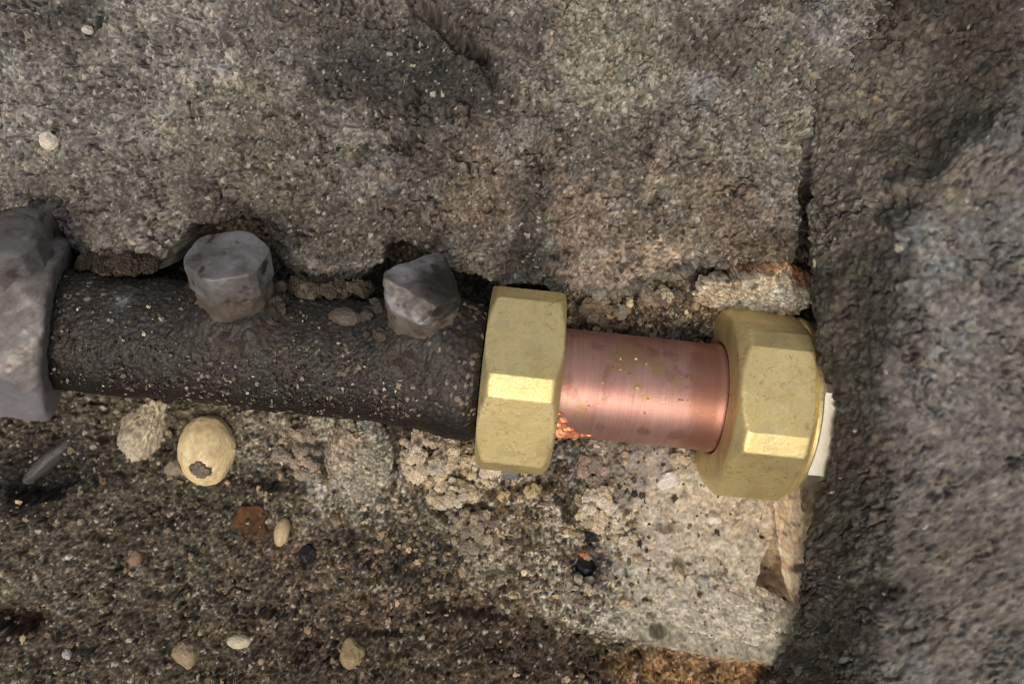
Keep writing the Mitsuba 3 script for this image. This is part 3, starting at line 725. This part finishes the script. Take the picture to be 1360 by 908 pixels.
def crumb(key, label, px, py, w, h, seed, cols, n=22, at=gpt, rise=3.0, rmin=.6, rmax=1.6):
    rng = np.random.default_rng(seed)
    parts = []
    for i in range(int(n * 2.4)):
        t, q = rng.uniform(0, 2 * np.pi), math.sqrt(rng.random())
        x, y = px + w * q * math.cos(t), py + h * q * math.sin(t)
        b = at(x, y)
        r = 0.4 * rmin + (rmax - 0.4 * rmin) * rng.random() ** 1.8
        z = b[2] + rise * (1 - q * q) * rng.uniform(.4, 1)
        parts.append(rock(P(x, y, z), (r * 1.15, r, r), seed * 37 + i, rough=.5, grit=.3, sub=3, facets=5, base=cols[rng.integers(len(cols))] * rng.uniform(.8, 1.15), mottle=.5, rot=rng.uniform(0, 180)))
    v, f, c = heap(parts)
    add(key, v, f, 'mortar_material', c, smooth=False)
    thing(key, label, 'earth clod' if key.startswith('earth') else 'mortar crumb')


sand = [C(216, 205, 182), C(204, 190, 166), C(208, 202, 190), C(192, 180, 158)]
grey = [C(150, 142, 128), C(164, 156, 142), C(128, 120, 110), C(172, 160, 144)]
crumb('mortar_crumb', 'cauliflower-shaped tan mortar crumb left of the foot of the left brass nut', 566, 605, 40, 34, 1, sand, 46, rise=9.0, rmax=2.1)
crumb('mortar_crumb_001', 'pale pinkish mortar crumb below and right of the cauliflower-shaped one', 600, 655, 32, 22, 2, sand, 20, rise=4.5)
crumb('mortar_crumb_002', 'low tan mortar crumb touching the lower edge of the left brass nut', 640, 622, 26, 18, 3, sand, 14, rise=4)
crumb('mortar_crumb_003', 'pointed tan mortar crumb beside a dark hollow below the copper pipe', 790, 670, 22, 32, 4, sand, 24, rise=5, rmax=1.5)
crumb('mortar_crumb_004', 'brownish mortar crumb below the slate shard', 625, 700, 34, 30, 5, grey, 22, rise=3)
crumb('mortar_crumb_005', 'small yellowish crumb below the left nut, right of the slate shard', 706, 648, 9, 11, 6, [C(190, 180, 146)], 6, rise=1.6, rmax=1.0)
crumb('mortar_crumb_006', 'small cream crumb standing below the slate shard', 668, 656, 7, 12, 7, [C(196, 184, 150)], 6, rise=1.6, rmax=.9)
crumb('mortar_crumb_007', 'tan crumb at the left edge of the smooth mortar bed, right of the coal crumbs', 832, 712, 14, 18, 8, sand, 10, rise=2.2, rmax=1.1)
crumb('mortar_crumb_008', 'star-shaped pale crumb below the coal crumbs at the mortar edge', 772, 782, 24, 22, 9, grey, 14, rise=2.0, rmax=1.1)
crumb('mortar_crumb_009', 'pinkish grey crumb directly below the left end of the copper pipe', 785, 625, 20, 18, 10, [C(168, 150, 142), C(150, 140, 136)], 12, rise=2.4)
crumb('mortar_crumb_010', 'tan crumb hanging under the right end of the copper pipe', 898, 606, 18, 10, 11, sand, 10, rise=3.0, rmax=1.2)
crumb('mortar_crumb_011', 'grey mortar crumb left of the upright dark slot, under the iron pipe', 395, 600, 30, 30, 12, grey, 18, rise=2.4)
crumb('mortar_crumb_012', 'grey-brown crumb behind the left end of the copper pipe', 800, 412, 30, 18, 13, [C(136, 124, 108), C(116, 106, 94), C(160, 154, 144)], 18, rise=3.5)
crumb('mortar_crumb_013', 'pale crumb row in the hollow behind the copper pipe', 870, 392, 36, 14, 14, [C(182, 172, 150), C(160, 150, 132), C(120, 110, 96)], 18, rise=3.5)

earth = [C(58, 52, 46), C(74, 67, 58), C(92, 84, 74), C(48, 43, 39)]
crumb('earth_clod', 'dark clod of earth behind the iron pipe, between its two bolts', 432, 385, 62, 8, 15, earth, 26, at=lambda x, y: P(x, y, 2.0), rise=5, rmax=2.2)
crumb('earth_clod_001', 'dark clod of earth behind the iron pipe, left of the first bolt', 158, 354, 58, 8, 16, earth, 24, at=lambda x, y: P(x, y, 2.0), rise=5, rmax=2.1)

# lump of mortar behind the bright nut and blocks in the bed
def lump_block(key, label, px, py, z, rx, ry, rz, rot, seed, zs, sub=6, facets=8, rough=.14, cat='mortar', tone=.45):
    p = P(px, py, z)
    s = K * (H - z) / H
    v, f, c = rock(p, (rx * s, ry * s, rz), seed, rot=rot, facets=facets, sub=sub, rough=rough, grit=.03, base=np.ones(3) * .5, mottle=.3)
    col = zones(v[:, 0], v[:, 1], zs[0], zs[1], z, seed + 3) * (c[:, :1] / .5)
    h, col = speckle(col[None], v[None, :, 0], (v[:, 1] + v[:, 2] * .7)[None], 500 + seed, tone=tone, white=0.03 * tone, dark=0.08 * tone)
    n = trimesh.Trimesh(v, f, process=False).vertex_normals
    add(key, v + n * (h[0] * (.7 if tone > .4 else .4))[:, None], f, 'mortar_material', col[0])
    thing(key, label, cat)


lump_block('mortar_lump', 'pale rust-stained lump of mortar just above the bright brass nut', 1004, 385, -2, 84, 42, 9, -6, 61,
           (C(184, 172, 150), [(1000, 345, 90, 26, 0, C(188, 140, 104), .8), (1055, 372, 22, 18, 0, C(120, 74, 44), .8), (930, 350, 30, 18, 0, C(96, 74, 56), .6), (1010, 405, 70, 16, 0, C(170, 170, 168), .6)]))
lump_block('mortar_slab', 'flat pale wedge of mortar at the lower right, below the dark notch', 965, 812, -7.4, 108, 46, 3.2, -13, 62,
           (C(186, 182, 170), [(1000, 780, 90, 14, -14, C(200, 188, 168), .6)]), facets=14, rough=.2, tone=.3)
lump_block('sandy_stone', 'pale pinkish tan stone standing between a dark notch and the foot of the concrete block', 1066, 700, -7.5, 44, 128, 4.6, 8, 64,
           (C(216, 194, 168), [(1052, 748, 12, 8, 20, C(70, 58, 48), .8), (1060, 640, 60, 40, 0, C(204, 186, 166), .6)]), facets=8, rough=.14, tone=.2, cat='stone')
lump_block('mortar_block', 'grey square-edged block of mortar under the iron pipe, left of the cauliflower-shaped crumb', 478, 605, -10.5, 44, 62, 4.0, -5, 63,
           (C(156, 152, 140), [(450, 580, 40, 40, 0, C(168, 148, 130), .5), (500, 560, 30, 26, 0, C(130, 134, 140), .5)]), facets=8, rough=.1)

# loose sand and grit, nobody could count it
def on_ground(rng):
    q = rng.random()
    if q < .45:
        px, py = 660 + 150 * rng.normal(), 690 + 60 * rng.normal()
    elif q < .8:
        px, py = rng.uniform(-10, 1050), rng.uniform(560, 920)
    else:
        px, py = 830 + 60 * rng.normal(), 415 + 18 * rng.normal()
    if px > 860 and py > 640 and rng.random() < .7:
        return None
    p = P(px, py, GZ)
    return np.array([p[0], p[1], float(ground_at(p[:2])[0]) + 0.15])


v, f, c = dust(3800, on_ground, 9, (0.2, 0.8), [C(120, 108, 88), C(150, 136, 112), C(176, 160, 134), C(96, 82, 64), C(60, 58, 58), C(110, 100, 86)])
add('sand_grit', v, f, 'mortar_material', c, smooth=False, kind='stuff', label='loose sand and grit scattered over the soil below the pipe')
